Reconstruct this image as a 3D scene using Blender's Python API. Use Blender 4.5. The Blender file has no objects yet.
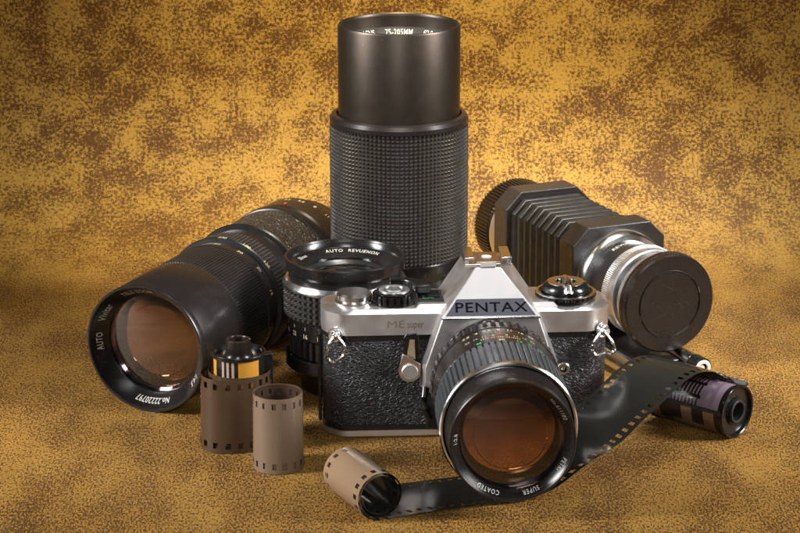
import bpy, math, random
from mathutils import Matrix, Vector
random.seed(7)
sc = bpy.context.scene
COL = sc.collection
R = math.radians
PI = math.pi

# ------------------------------------------------------------------ camera
cam_d = bpy.data.cameras.new('camera'); cam = bpy.data.objects.new('camera', cam_d); COL.objects.link(cam)
cam_d.lens = 108; cam_d.sensor_width = 36; cam_d.clip_start = 0.02; cam_d.clip_end = 20
cam.location = (0, -1.053, 0.390); cam.rotation_euler = (R(90-16.3), 0, 0)
cam_d.dof.use_dof = False
sc.camera = cam
# ------------------------------------------------------------------ world and lamps
w = bpy.data.worlds.new('World'); sc.world = w; w.use_nodes = True
w.node_tree.nodes['Background'].inputs[0].default_value = (0.75, 0.70, 0.66, 1)
w.node_tree.nodes['Background'].inputs[1].default_value = 0.04

def aim(o, target):
    d = Vector(target) - o.location
    o.rotation_euler = d.to_track_quat('-Z', 'Y').to_euler()
def area(name, loc, target, sx, sy, power, color, spread=180):
    l = bpy.data.lights.new(name, 'AREA'); l.shape = 'RECTANGLE'; l.size = sx; l.size_y = sy
    l.energy = power; l.color = color; l.spread = R(spread)
    o = bpy.data.objects.new(name, l); COL.objects.link(o); o.location = loc; aim(o, target); return o
area('softbox_lamp', (-0.80, -0.16, 0.50), (0.04, 0.04, 0.06), 0.22, 0.60, 1.20, (1, 0.98, 0.97), 34)
area('softbox_lamp', (0.80, -0.18, 0.50), (-0.02, 0.04, 0.06), 0.22, 0.60, 1.10, (1, 0.98, 0.97), 34)
area('overhead_lamp', (0.0, -0.62, 1.05), (0.0, 0.05, 0.05), 0.50, 0.36, 0.075, (0.96, 0.98, 1), 36)
area('overhead_lamp', (0.16, 0.20, 0.85), (0.10, 0.19, 0.05), 0.30, 0.22, 0.42, (1, 0.98, 0.95), 26)
area('front_fill', (-0.05, -1.35, 0.62), (0.0, 0.0, 0.05), 0.4, 0.3, 0.14, (0.98, 0.98, 1), 22)  # added fill by the camera, flattens the light on front faces
def spot(name, loc, target, power, color, ang, blend, size=0.06):
    l = bpy.data.lights.new(name, 'SPOT'); l.energy = power; l.color = color
    l.spot_size = R(ang); l.spot_blend = blend; l.shadow_soft_size = size
    o = bpy.data.objects.new(name, l); COL.objects.link(o); o.location = loc; aim(o, target); return o
spot('vignette_spot', (0.0, -0.08, 0.72), (0.0, 0.31, 0.06), 30, (1, 0.82, 0.52), 37, 1.0)  # added spot; its falloff imitates a vignette round the backdrop centre

sc.view_settings.view_transform = 'Standard'; sc.view_settings.look = 'None'
sc.view_settings.exposure = 0.0; sc.view_settings.gamma = 1.0
sc.render.engine = 'CYCLES'
sc.cycles.max_bounces = 10; sc.cycles.caustics_reflective = False; sc.cycles.caustics_refractive = False

# ------------------------------------------------------------------ materials
def nodes(m):
    m.use_nodes = True; nt = m.node_tree
    return nt, nt.nodes, nt.links, nt.nodes['Principled BSDF']
def mat(name, col, rough=0.4, metal=0.0, bump=None, var=0.0, rvar=0.12, spec=0.5, dust=0.0, coat=0.0, trans=0.0, ior=1.5, aniso=0.0):
    """bump = (kind, scale per metre, distance mm, strength)"""
    m = bpy.data.materials.new(name); nt, N, L, b = nodes(m)
    b.inputs['Base Color'].default_value = (*col, 1); b.inputs['Roughness'].default_value = rough
    b.inputs['Metallic'].default_value = metal; b.inputs['Specular IOR Level'].default_value = spec
    b.inputs['Coat Weight'].default_value = coat; b.inputs['Transmission Weight'].default_value = trans
    b.inputs['IOR'].default_value = ior; b.inputs['Anisotropic'].default_value = aniso
    tc = N.new('ShaderNodeTexCoord')
    if rvar:
        n = N.new('ShaderNodeTexNoise'); n.inputs['Scale'].default_value = 140; n.inputs['Detail'].default_value = 6
        n.inputs['Roughness'].default_value = 0.65
        L.new(tc.outputs['Object'], n.inputs['Vector'])
        r = N.new('ShaderNodeMapRange'); r.inputs[1].default_value = 0.3; r.inputs[2].default_value = 0.7
        r.inputs[3].default_value = max(0, rough-rvar); r.inputs[4].default_value = rough+rvar
        L.new(n.outputs[0], r.inputs[0]); L.new(r.outputs[0], b.inputs['Roughness'])
    if var or dust:
        n = N.new('ShaderNodeTexNoise'); n.inputs['Scale'].default_value = 90; n.inputs['Detail'].default_value = 8
        L.new(tc.outputs['Object'], n.inputs['Vector'])
        mx = N.new('ShaderNodeMix'); mx.data_type = 'RGBA'
        mx.inputs[6].default_value = (*[c*(1-var) for c in col], 1); mx.inputs[7].default_value = (*[min(1, c*(1+var)) for c in col], 1)
        L.new(n.outputs[0], mx.inputs[0]); last = mx.outputs[2]
        if dust:
            v = N.new('ShaderNodeTexNoise'); v.inputs['Scale'].default_value = 1500; v.inputs['Detail'].default_value = 1
            L.new(tc.outputs['Object'], v.inputs['Vector'])
            rr = N.new('ShaderNodeMapRange'); rr.inputs[1].default_value = 0.70; rr.inputs[2].default_value = 0.80
            rr.inputs[3].default_value = 0; rr.inputs[4].default_value = dust
            L.new(v.outputs[0], rr.inputs[0])
            m2 = N.new('ShaderNodeMix'); m2.data_type = 'RGBA'; m2.inputs[7].default_value = (0.35, 0.3, 0.25, 1)
            L.new(rr.outputs[0], m2.inputs[0]); L.new(last, m2.inputs[6]); last = m2.outputs[2]
        L.new(last, b.inputs['Base Color'])
    if bump:
        kind, scale, dist, st = bump
        if kind == 'noise':
            t = N.new('ShaderNodeTexNoise'); t.inputs['Scale'].default_value = scale; t.inputs['Detail'].default_value = 4
            out = t.outputs[0]; src = t
        else:
            t = N.new('ShaderNodeTexVoronoi'); t.inputs['Scale'].default_value = scale; t.feature = 'DISTANCE_TO_EDGE'
            mr = N.new('ShaderNodeMapRange'); mr.inputs[2].default_value = 0.25
            L.new(t.outputs['Distance'], mr.inputs[0]); out = mr.outputs[0]; src = t
        if kind == 'leather':
            mp = N.new('ShaderNodeMapping'); mp.inputs['Scale'].default_value = (0.6, 1, 1.5)
            nz = N.new('ShaderNodeTexNoise'); nz.inputs['Scale'].default_value = 260; nz.inputs['Detail'].default_value = 3
            L.new(tc.outputs['Object'], nz.inputs['Vector'])
            vm = N.new('ShaderNodeVectorMath'); vm.operation = 'MULTIPLY_ADD'
            vm.inputs[1].default_value = (0.0035,)*3
            L.new(nz.outputs['Color'], vm.inputs[0]); L.new(tc.outputs['Object'], vm.inputs[2])
            L.new(vm.outputs[0], mp.inputs['Vector']); L.new(mp.outputs[0], src.inputs['Vector'])
        else:
            L.new(tc.outputs['Object'], src.inputs['Vector'])
        bp = N.new('ShaderNodeBump'); bp.inputs['Distance'].default_value = dist*0.001; bp.inputs['Strength'].default_value = st
        L.new(out, bp.inputs['Height']); L.new(bp.outputs[0], b.inputs['Normal'])
    return m

M = {}
M['black'] = mat('black_enamel', (0.009, 0.008, 0.0075), 0.22, dust=0.4, rvar=0.05)
M['satin'] = mat('satin_black_anodised', (0.016, 0.013, 0.012), 0.27, dust=0.18, rvar=0.02, bump=('noise', 3000, 0.01, 0.15), spec=0.5)
M['tallblk'] = mat('warm_grey_anodised', (0.075, 0.060, 0.048), 0.38, metal=0.9, dust=0.3, rvar=0.03)
M['rubber'] = mat('ribbed_rubber', (0.016, 0.014, 0.013), 0.38, dust=0.3, spec=0.7)
M['rubber_grey'] = mat('greyed_rubber', (0.036, 0.032, 0.028), 0.34, dust=0.25, spec=0.8)
M['rubber_blue'] = mat('bluish_grip_rubber', (0.058, 0.063, 0.070), 0.38, dust=0.3, spec=0.8)  # base colour raised to carry the bluish highlights on the ribs
M['leather'] = mat('pebbled_leatherette', (0.015, 0.013, 0.015), 0.46, bump=('leather', 600, 0.5, 0.85), spec=0.6)
M['texture'] = mat('coarse_leatherette', (0.030, 0.024, 0.020), 0.42, bump=('voronoi', 650, 0.5, 0.9), spec=0.8)
M['chrome'] = mat('satin_chrome', (0.70, 0.68, 0.67), 0.40, 1.0, var=0.05, bump=('noise', 5000, 0.01, 0.15), rvar=0.05)
M['polish'] = mat('polished_chrome', (0.82, 0.81, 0.79), 0.20, 1.0, rvar=0.05)
M['alu'] = mat('brushed_aluminium', (0.74, 0.74, 0.74), 0.36, 1.0, var=0.08, rvar=0.08)
M['warmsteel'] = mat('warm_steel', (0.55, 0.45, 0.38), 0.3, 1.0)
M['plate'] = mat('dark_grey_nameplate', (0.050, 0.050, 0.064), 0.5, 0.0, spec=0.35)
M['ink'] = mat('black_ink', (0.004, 0.004, 0.005), 0.9, rvar=0, spec=0.05)
M['white'] = mat('white_paint', (0.50, 0.48, 0.43), 0.5, rvar=0)
M['cream'] = mat('cream_paint', (0.62, 0.52, 0.33), 0.5, rvar=0)
M['red'] = mat('red_paint', (0.70, 0.06, 0.03), 0.5, rvar=0)
M['green'] = mat('green_paint', (0.04, 0.50, 0.10), 0.5, rvar=0)
M['gold'] = mat('brass_insert', (0.75, 0.66, 0.46), 0.35, 0.8)
M['engrave'] = mat('engraving_brown', (0.17, 0.12, 0.105), 0.5, 0.2)
M['capbrown'] = mat('brown_black_plastic', (0.014, 0.009, 0.007), 0.30, dust=0.25, bump=('noise', 1500, 0.02, 0.3))
M['platelthr'] = mat('cast_metal_black', (0.018, 0.016, 0.015), 0.36, dust=0.5, bump=('noise', 1600, 0.12, 0.6), spec=0.8)
M['pleat'] = mat('bellows_cloth', (0.017, 0.017, 0.0165), 0.38, dust=0.3, bump=('noise', 2500, 0.04, 0.4), spec=0.7)
M['film_tan'] = mat('film_back_tan', (0.29, 0.195, 0.12), 0.22, var=0.06, rvar=0.04, spec=0.6)
M['film_pink'] = mat('film_back_rosy_tan', (0.185, 0.128, 0.088), 0.26, var=0.06, rvar=0.04, spec=0.6)
M['film_brown'] = mat('film_back_brown', (0.062, 0.036, 0.019), 0.28, var=0.12, rvar=0.06, spec=0.5)
M['film_dark'] = mat('film_glossy_dark', (0.019, 0.019, 0.016), 0.16, rvar=0.02, spec=0.35)
M['film_inner'] = mat('film_inner_brown', (0.05, 0.03, 0.02), 0.25, rvar=0.04, spec=0.6)
M['lilac'] = mat('lilac_label', (0.24, 0.18, 0.23), 0.25)
M['lblack'] = mat('black_label', (0.010, 0.009, 0.009), 0.28)
M['lsilver'] = mat('bare_metal_contact', (0.34, 0.27, 0.21), 0.35, 0.8)
M['lorange'] = mat('orange_yellow_label', (0.52, 0.24, 0.025), 0.4)
M['lcream'] = mat('cream_label', (0.38, 0.28, 0.22), 0.4)
M['scratch'] = mat('scratch_line', (0.07, 0.052, 0.042), 0.5, rvar=0)
M['whitering'] = mat('white_plastic', (0.75, 0.72, 0.66), 0.4)
M['black_matte'] = mat('matte_black_interior', (0.008, 0.007, 0.006), 0.6)
M['stripe'] = mat('black_barrel_satin', (0.013, 0.012, 0.012), 0.3, rvar=0.05, spec=0.8)

def glass_mat(name, tint, rough=0.02):
    m = bpy.data.materials.new(name); nt, N, L, b = nodes(m)
    b.inputs['Base Color'].default_value = (*tint, 1); b.inputs['Roughness'].default_value = rough
    b.inputs['Metallic'].default_value = 1.0
    tc = N.new('ShaderNodeTexCoord'); n = N.new('ShaderNodeTexNoise'); n.inputs['Scale'].default_value = 900; n.inputs['Detail'].default_value = 4
    L.new(tc.outputs['Object'], n.inputs['Vector'])
    r = N.new('ShaderNodeMapRange'); r.inputs[1].default_value = 0.68; r.inputs[2].default_value = 0.76
    r.inputs[3].default_value = rough; r.inputs[4].default_value = 0.4
    L.new(n.outputs[0], r.inputs[0]); L.new(r.outputs[0], b.inputs['Roughness'])
    return m
M['coat_amber'] = glass_mat('amber_coated_element', (0.46, 0.21, 0.10))
M['coat_brown'] = glass_mat('brown_coated_element', (0.20, 0.11, 0.065))
M['coat_grey'] = glass_mat('grey_coated_element', (0.22, 0.20, 0.20))
M['coat_violet'] = glass_mat('violet_coated_element', (0.20, 0.12, 0.17), 0.08)
mg = bpy.data.materials.new('clear_lens_glass'); nt_, N_, L_, b_ = nodes(mg)
b_.inputs['Base Color'].default_value = (0.96, 0.93, 0.90, 1); b_.inputs['Transmission Weight'].default_value = 1.0
b_.inputs['Roughness'].default_value = 0.0; b_.inputs['IOR'].default_value = 1.6
M['glass'] = mg
M['barrel_brown'] = mat('glossy_inner_barrel', (0.026, 0.012, 0.007), 0.16, rvar=0.02, spec=1.0, coat=0.5)

# ------------------------------------------------------------------ helpers (all lengths in millimetres)
MM = 0.001
class MB:
    def __init__(s): s.v = []; s.f = []; s.m = []
    def add(s, verts, faces, mi=0):
        o = len(s.v); s.v += [tuple(p) for p in verts]
        for f in faces: s.f.append(tuple(i+o for i in f)); s.m.append(mi)
        return s
    def box(s, x0, x1, y0, y1, z0, z1, mi=0):
        v = [(x, y, z) for z in (z0, z1) for y in (y0, y1) for x in (x0, x1)]
        return s.add(v, [(0,2,3,1), (4,5,7,6), (0,1,5,4), (2,6,7,3), (0,4,6,2), (1,3,7,5)], mi)
    def hexa(s, b, t, mi=0):      # bottom loop and top loop (ccw seen from outside top)
        n = len(b); v = list(b)+list(t)
        f = [tuple(range(n-1, -1, -1)), tuple(range(n, 2*n))]
        f += [(i, (i+1) % n, n+(i+1) % n, n+i) for i in range(n)]
        return s.add(v, f, mi)
    def prism(s, poly, z0, z1, mi=0):
        return s.hexa([(x, y, z0) for x, y in poly], [(x, y, z1) for x, y in poly], mi)
    def lathe(s, prof, seg=96, mi=0, cx=0, cy=0, closed=False):
        n = len(prof); v = []
        for k in range(seg):
            a = 2*PI*k/seg; c, d = math.cos(a), math.sin(a)
            v += [(cx+r*c, cy+r*d, z) for r, z in prof]
        f = []
        rng = n if closed else n-1
        for k in range(seg):
            k2 = (k+1) % seg
            for i in range(rng):
                j = (i+1) % n
                f.append((k*n+i, k2*n+i, k2*n+j, k*n+j))
        return s.add(v, f, mi)
    def ring(s, r0, r1, z0, z1, seg=96, mi=0, bev=0.3, cx=0, cy=0):  # hollow ring with small bevels
        b = bev
        return s.lathe([(r0, z0), (r1-b, z0), (r1, z0+b), (r1, z1-b), (r1-b, z1), (r0, z1)], seg, mi, cx, cy, closed=True)
    def disc(s, r, z0, z1, seg=48, mi=0, bev=0.4, cx=0, cy=0):
        return s.lathe([(0.001, z0), (r-bev, z0), (r, z0+bev), (r, z1-bev), (r-bev, z1), (0.001, z1)], seg, mi, cx, cy)
    def surf(s, us, vs, fn, mi=0, cu=False, skip=None, mfn=None):
        nu, nv = len(us), len(vs)
        v = [fn(u, w_) for u in us for w_ in vs]
        o = len(s.v); s.v += [tuple(p) for p in v]
        for i in range(nu if cu else nu-1):
            i2 = (i+1) % nu
            for j in range(nv-1):
                if skip and skip(i, j): continue
                s.f.append((o+i*nv+j, o+i2*nv+j, o+i2*nv+j+1, o+i*nv+j+1)); s.m.append(mfn(i, j) if mfn else mi)
        return s
    def tube(s, pts, r, seg=10, mi=0, closed=False):
        pts = [Vector(p) for p in pts]; n = len(pts); v = []
        up = Vector((0.13, 0.2, 1)).normalized()
        for i, p in enumerate(pts):
            a = pts[(i-1) % n] if (closed or i) else p; b = pts[(i+1) % n] if (closed or i < n-1) else p
            t = (b-a).normalized(); x = t.cross(up)
            if x.length < 0.05: x = t.cross(Vector((1, 0, 0)))
            x.normalize(); y = x.cross(t)
            v += [p + x*(r*math.cos(2*PI*k/seg)) + y*(r*math.sin(2*PI*k/seg)) for k in range(seg)]
        f = []
        for i in range(n if closed else n-1):
            i2 = (i+1) % n
            f += [(i*seg+k, i*seg+(k+1) % seg, i2*seg+(k+1) % seg, i2*seg+k) for k in range(seg)]
        if not closed: f += [tuple(range(seg-1, -1, -1)), tuple((n-1)*seg+k for k in range(seg))]
        return s.add(v, f, mi)
    def move(s, mx):
        s.v = [tuple(mx @ Vector(p)) for p in s.v]; return s
    def build(s, name, mats, parent=None, mx=None, sharp=32, bevel=0, smooth=True):
        if mx is not None: s.move(mx)
        me = bpy.data.meshes.new(name)
        me.from_pydata([(x*MM, y*MM, z*MM) for x, y, z in s.v], [], s.f)
        for m in (mats if isinstance(mats, (list, tuple)) else [mats]): me.materials.append(M[m] if isinstance(m, str) else m)
        me.polygons.foreach_set('material_index', s.m)
        me.polygons.foreach_set('use_smooth', [smooth]*len(s.f))
        me.update(); me.validate()
        if smooth: me.set_sharp_from_angle(angle=R(sharp))
        o = bpy.data.objects.new(name, me); COL.objects.link(o)
        if parent: o.parent = parent
        if bevel:
            b = o.modifiers.new('bevel', 'BEVEL'); b.width = bevel*MM; b.segments = 3; b.limit_method = 'ANGLE'; b.angle_limit = R(30)
            b.harden_normals = False
        return o

def thing(name, label, cat, loc=(0,0,0), rz=0, group=None):
    o = bpy.data.objects.new(name, None); COL.objects.link(o); o.empty_display_size = 0.01
    o.location = [c*MM for c in loc]; o.rotation_euler = (0, 0, rz)
    o['label'] = label; o['category'] = cat
    if group: o['group'] = group
    return o
def frame(origin, n):             # local Z -> n, local Y -> up
    n = Vector(n).normalized(); up = Vector((0, 0, 1)); x = up.cross(n).normalized(); y = n.cross(x)
    m = Matrix((x, y, n)).transposed().to_4x4(); m.translation = Vector(origin); return m

_tc = {}
def text2d(body, size, bold=0.0, spacing=1.0, sx=1.0):
    key = (body, size, bold, spacing, sx)
    if key in _tc: return _tc[key]
    cu = bpy.data.curves.new('t', 'FONT'); cu.body = body; cu.size = size; cu.offset = bold; cu.space_character = spacing
    cu.resolution_u = 3; cu.align_x = 'CENTER'; cu.align_y = 'CENTER'
    ob = bpy.data.objects.new('t', cu); COL.objects.link(ob)
    bpy.context.view_layer.update()
    me = bpy.data.meshes.new_from_object(ob)
    vs = [(v.co.x*sx, v.co.y) for v in me.vertices]; fs = [tuple(p.vertices) for p in me.polygons]
    bpy.data.objects.remove(ob); bpy.data.curves.remove(cu); bpy.data.meshes.remove(me)
    _tc[key] = (vs, fs); return vs, fs
def text_front(mb, body, size, ang, r, zf, mi=0, flip=False, **k):
    """letters round a name ring; ang clockwise from the top seen from the front; zf(radius) gives the height"""
    vs, fs = text2d(body, size, **k); a0 = R(ang)
    out = []
    for x, y in vs:
        a = a0 + x/r; rr = r + y; out.append((rr*math.sin(a), rr*math.cos(a), zf(rr)))
    mb.add(out, fs, mi)
def text_side(mb, body, size, ang, r, z, mi=0, front_up=True, lift=0.08, **k):
    """letters on a barrel; ang is degrees counter-clockwise from +X"""
    vs, fs = text2d(body, size, **k); a0 = R(ang); sg = 1 if front_up else -1
    rr = (lambda zz: r) if not callable(r) else r
    out = []
    for x, y in vs:
        zz = z + sg*y; q = rr(zz)+lift; a = a0 + sg*x/q; out.append((q*math.cos(a), q*math.sin(a), zz))
    mb.add(out, fs, mi)
def text_flat(mb, body, size, mx, mi=0, **k):
    vs, fs = text2d(body, size, **k); mb.add([tuple(mx @ Vector((x, y, 0))) for x, y in vs], fs, mi)

def knurl(mb, r, z0, z1, depth, nc, nr, duty=(0.30, 0.12), mi=0, rows=True, rfn=None):
    """pyramid studs (rows) or lengthwise ribs on a barrel"""
    g, sl = duty; us = []
    for k in range(nc):
        for q, h in ((0, 0), (g, 0), (g+sl, 1), (1-sl, 1)): us.append(((k+q)/nc, h))
    vs = [(z0, -1)]
    if rows:
        p = (z1-z0)/nr
        for k in range(nr):
            for q, h in ((0.02, 0), (g, 0), (g+sl, 1), (1-sl, 1)): vs.append((z0+(k+q)*p, h))
    else:
        vs += [(z0+0.01, 0), (z0+0.6, 1), (z1-0.6, 1), (z1-0.01, 0)]
    vs.append((z1, -1))
    base = rfn or (lambda z: r)
    def fn(u, v):
        h = min(u[1], max(v[1], 0)); q = base(v[0]) + (depth*h if v[1] >= 0 else -0.6)
        a = 2*PI*u[0]; return (q*math.cos(a), q*math.sin(a), v[0])
    mb.surf(us, vs, fn, mi, cu=True); return mb

def curve3(pts, n):               # Catmull-Rom through rows of numbers
    out = []; P = [pts[0]]+list(pts)+[pts[-1]]
    for i in range(1, len(P)-2):
        for k in range(n):
            t = k/n
            out.append(tuple(0.5*((2*b)+(-a+c)*t+(2*a-5*b+4*c-d)*t*t+(-a+3*b-3*c+d)*t**3) for a, b, c, d in zip(P[i-1], P[i], P[i+1], P[i+2])))
    out.append(tuple(pts[-1])); return out

# ------------------------------------------------------------------ the setting: one painted backdrop sheet, swept up behind
def backdrop_material():
    m = bpy.data.materials.new('mottled_ochre_paper'); nt, N, L, b = nodes(m)
    tc = N.new('ShaderNodeTexCoord')
    uv = N.new('ShaderNodeUVMap'); uv.uv_map = 'sheet'
    sep = N.new('ShaderNodeSeparateXYZ'); L.new(uv.outputs[0], sep.inputs[0])
    def noise(scale, detail, rough, vec, dist=0.0):
        n = N.new('ShaderNodeTexNoise'); n.inputs['Scale'].default_value = scale; n.inputs['Detail'].default_value = detail
        n.inputs['Roughness'].default_value = rough; n.inputs['Distortion'].default_value = dist
        L.new(vec, n.inputs['Vector']); return n.outputs[0]
    def math_(op, a, bb):
        n = N.new('ShaderNodeMath'); n.operation = op
        for i, q in enumerate((a, bb)):
            if isinstance(q, (int, float)): n.inputs[i].default_value = q
            else: L.new(q, n.inputs[i])
        return n.outputs[0]
    def ramp(v, a, c, o0=0.0, o1=1.0):
        n = N.new('ShaderNodeMapRange'); n.interpolation_type = 'SMOOTHSTEP'
        for i, q in enumerate((a, c, o0, o1)): n.inputs[i+1].default_value = q
        L.new(v, n.inputs[0]); return n.outputs[0]
    # printed wall pattern: brown blotches
    big = noise(9, 3, 0.5, uv.outputs[0]); mid = noise(560, 6, 0.80, uv.outputs[0])
    wall = ramp(math_('ADD', mid, math_('ADD', math_('MULTIPLY', math_('SUBTRACT', big, 0.5), 0.20), math_('MULTIPLY', math_('SUBTRACT', noise(48, 4, 0.7, uv.outputs[0]), 0.5), 0.44))), 0.445, 0.555)
    # printed floor pattern: finer grain stretched front to back
    mp = N.new('ShaderNodeMapping'); mp.inputs['Scale'].default_value = (1, 0.42, 1); L.new(uv.outputs[0], mp.inputs['Vector'])
    fine = noise(1150, 3, 0.72, mp.outputs[0]); bigf = noise(30, 4, 0.6, mp.outputs[0])
    floor = ramp(math_('ADD', fine, math_('MULTIPLY', math_('SUBTRACT', bigf, 0.5), 0.34)), 0.465, 0.545)
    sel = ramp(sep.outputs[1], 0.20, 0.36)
    def mix(f, a, c):
        n = N.new('ShaderNodeMix'); n.data_type = 'RGBA'
        for i, q in ((0, f), (6, a), (7, c)):
            if isinstance(q, tuple): n.inputs[i].default_value = (*q, 1)
            elif isinstance(q, (int, float)): n.inputs[i].default_value = q
            else: L.new(q, n.inputs[i])
        return n.outputs[2]
    tone = noise(30, 4, 0.6, uv.outputs[0])
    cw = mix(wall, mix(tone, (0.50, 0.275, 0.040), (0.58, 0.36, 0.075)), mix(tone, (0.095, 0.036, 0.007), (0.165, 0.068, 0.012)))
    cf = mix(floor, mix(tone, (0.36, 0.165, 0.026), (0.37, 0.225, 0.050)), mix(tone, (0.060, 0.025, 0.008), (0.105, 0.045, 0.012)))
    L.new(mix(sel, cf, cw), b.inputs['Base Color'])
    b.inputs['Roughness'].default_value = 0.62; b.inputs['Specular IOR Level'].default_value = 0.3
    bp = N.new('ShaderNodeBump'); bp.inputs['Distance'].default_value = 0.00025; bp.inputs['Strength'].default_value = 0.5
    L.new(noise(1800, 2, 0.6, uv.outputs[0]), bp.inputs['Height']); L.new(bp.outputs[0], b.inputs['Normal'])
    return m
M['backdrop'] = backdrop_material()
mb = MB()
path = [(-330+19*i, 0) for i in range(0, 31)]
YB, RB = 240, 110
for i in range(1, 19):
    a = R(90*i/18); path.append((YB+RB*math.sin(a), RB*(1-math.cos(a))))
path += [(YB+RB, 160+60*i) for i in range(0, 14)]
xs = [-1000+50*i for i in range(41)]
mb.surf(range(len(path)), xs, lambda i, x: (x, path[i][0], path[i][1]))
bd = mb.build('backdrop', 'backdrop', sharp=80); bd['kind'] = 'structure'
uvl = bd.data.uv_layers.new(name='sheet'); acc = [path[0][0]]
for i in range(1, len(path)): acc.append(acc[-1]+math.dist(path[i], path[i-1]))
nx = len(xs)
for lp in bd.data.loops:
    i, j = divmod(lp.vertex_index, nx); uvl.data[lp.index].uv = (xs[j]*MM, acc[i]*MM)

M['table'] = mat('white_laminate', (0.62, 0.60, 0.58), 0.5)
tb = MB().box(-1100, 1100, -1700, 420, -30, -2).build('reflector_table', 'table', bevel=2); tb['kind'] = 'structure'  # unseen table, added pale so the chrome reflects less ochre
# ------------------------------------------------------------------ film camera
CR = R(3.5)
camr = thing('film_camera', 'silver and black film camera with a wide lens mounted, in front of the other lenses', 'camera', (41, 0, 0), CR)
def outline(o, ch=8, yb=28):
    return [(-76-o+ch, 0-o), (48+o, 0-o), (56+o, ch), (56+o, yb-5), (52+o, yb+o), (-72-o, yb+o), (-76-o, yb-5), (-76-o, ch)]
def rnd_outline(o, yb=28, r=6, n=6):
    base = [(-76-o, -o+9), (-76-o+8.5, -o), (56+o-8.5, -o), (56+o, -o+9), (56+o, yb+o), (-76-o, yb+o)]
    rad = [5, 5, 5, 5, 6, 6]; out = []
    m = len(base)
    for i, p in enumerate(base):
        p = Vector(p); a = (Vector(base[i-1])-p).normalized(); c = (Vector(base[(i+1) % m])-p).normalized()
        q = min(rad[i], 5.0)*0.9
        for k in range(n+1):
            t = k/n; pt = p + a*q*(1-t)**2 + c*q*t**2; out.append(tuple(pt))
    return out
mb = MB(); mb.prism(rnd_outline(0), 5.6, 50.2)
mb.build('body', 'leather', camr, sharp=40)
mb = MB(); mb.prism(rnd_outline(0.35), 3.6, 6.4); mb.prism(rnd_outline(0.25), 47.6, 50.3)
mb.build('trim_band', 'black', camr)
mb = MB()
ol = rnd_outline(0.8); inn = rnd_outline(-0.2)
mb.hexa([(x, y, 0.0) for x, y in inn], [(x, y, 1.2) for x, y in ol]); mb.prism(ol, 1.2, 3.7)
mb.build('base_plate', 'chrome', camr)
# film door edge strip at the left end
MB().box(-78.4, -76.9, 13, 20, 4.5, 47.5).build('door_edge', 'black', camr, bevel=0.4)
# top plate: chamfered front edge, raised shoulders beside the prism
mb = MB(); o1 = rnd_outline(0.8); o2 = rnd_outline(-1.6)
mb.hexa([(x, y, 50.2) for x, y in o1], [(x, y, 60.3) for x, y in o1])
mb.hexa([(x, y, 60.3) for x, y in o1], [(x, y, 62.0) for x, y in o2])
tp = mb.build('top_plate', 'chrome', camr)
for sx in (-1, 1):
    x0, x1 = (-34, -18) if sx < 0 else (18, 32)
    xo = x0 if sx < 0 else x1
    mb = MB()
    a = [(x0, 1.2), (x1, 1.2), (x1, 27), (x0, 27)]
    e = -2.2*0; ins = 2.2
    b2 = [(x0+(ins if sx < 0 else 0), 1.9), (x1-(ins if sx > 0 else 0), 1.9), (x1-(ins if sx > 0 else 0), 26), (x0+(ins if sx < 0 else 0), 26)]
    mb.hexa([(x, y, 61.9) for x, y in a], [(x, y, 64.1) for x, y in b2])
    mb.build('shoulder', 'chrome', tp)
mb = MB()
fm = Matrix(((1,0,0,0),(0,0,-1,-1.0),(0,1,0,0),(0,0,0,1)))
def front_text(mb, body, size, x, y, z, **k):
    m = Matrix(((1,0,0,x),(0,0,-1,y),(0,1,0,z),(0,0,0,1))); text_flat(mb, body, size, m, **k)
front_text(mb, 'ME', 5.0, -43.0, -0.92, 55.2, sx=1.35)
front_text(mb, 'super', 5.0, -34.0, -0.92, 55.2, sx=0.66, bold=0.04)
mb.build('model_lettering', 'engrave', tp, smooth=False)
# shutter side dials
kn = MB(); kn.disc(9.2, 61.6, 63.6, 64, bev=0.3, cx=-61.5, cy=13); kn.disc(8.2, 63.5, 67.4, 64, bev=1.0, cx=-61.5, cy=13)
kn.build('shutter_button', 'polish', camr)
dl = MB(); prof = []
seg = 20
pts = []
for k in range(seg*6):
    a = 2*PI*k/(seg*6); r = 9.6+0.55*(1 if (k % 6) in (1, 2, 3, 4) else -1)*0.9; pts.append((-43+r*math.cos(a), 13+r*math.sin(a)))
dl.prism(pts, 62.4, 66.6); dl.disc(9.0, 66.4, 67.8, 48, cx=-43, cy=13, bev=0.8)
d = dl.build('speed_dial', 'black', camr)
c = MB(); c.ring(5.2, 7.2, 67.6, 68.4, 48, cx=-43, cy=13, bev=0.25); c.disc(3.8, 67.5, 68.2, 40, cx=-43, cy=13)
c.build('dial_cap', 'alu', d)
lv = MB()
arc = [(-43+13.5*math.cos(R(a)), 15+12.5*math.sin(R(a))) for a in range(96, -12, -9)]
vt = []
for i, (x, y) in enumerate(arc):
    t = i/(len(arc)-1); wd = 1.2+2.6*t
    vx, vy = x+43, y-15; l = math.hypot(vx, vy); vx /= l; vy /= l
    vt.append(((x-vx*wd, y-vy*wd), (x+vx*wd, y+vy*wd)))
v = []; f = []
for (p, q) in vt: v += [(p[0], p[1], 65.2), (q[0], q[1], 65.2), (q[0], q[1], 69.4), (p[0], p[1], 69.4)]
n = len(vt)
for i in range(n-1): f += [(4*i+k, 4*i+(k+1) % 4, 4*i+4+(k+1) % 4, 4*i+4+k) for k in range(4)]
f += [(3,2,1,0), (4*n-4, 4*n-3, 4*n-2, 4*n-1)]
lv.add(v, f); lv.build('advance_lever', 'black', camr, bevel=0.6)
pn = MB(); pn.box(-32, -20.4, 5, 24, 64.0, 64.35)
pn = pn.build('readout_panel', 'black', camr, bevel=0.1)
pt = MB()
topm = lambda x, y, z: Matrix(((1,0,0,x),(0,1,0,y),(0,0,1,z),(0,0,0,1)))
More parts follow.
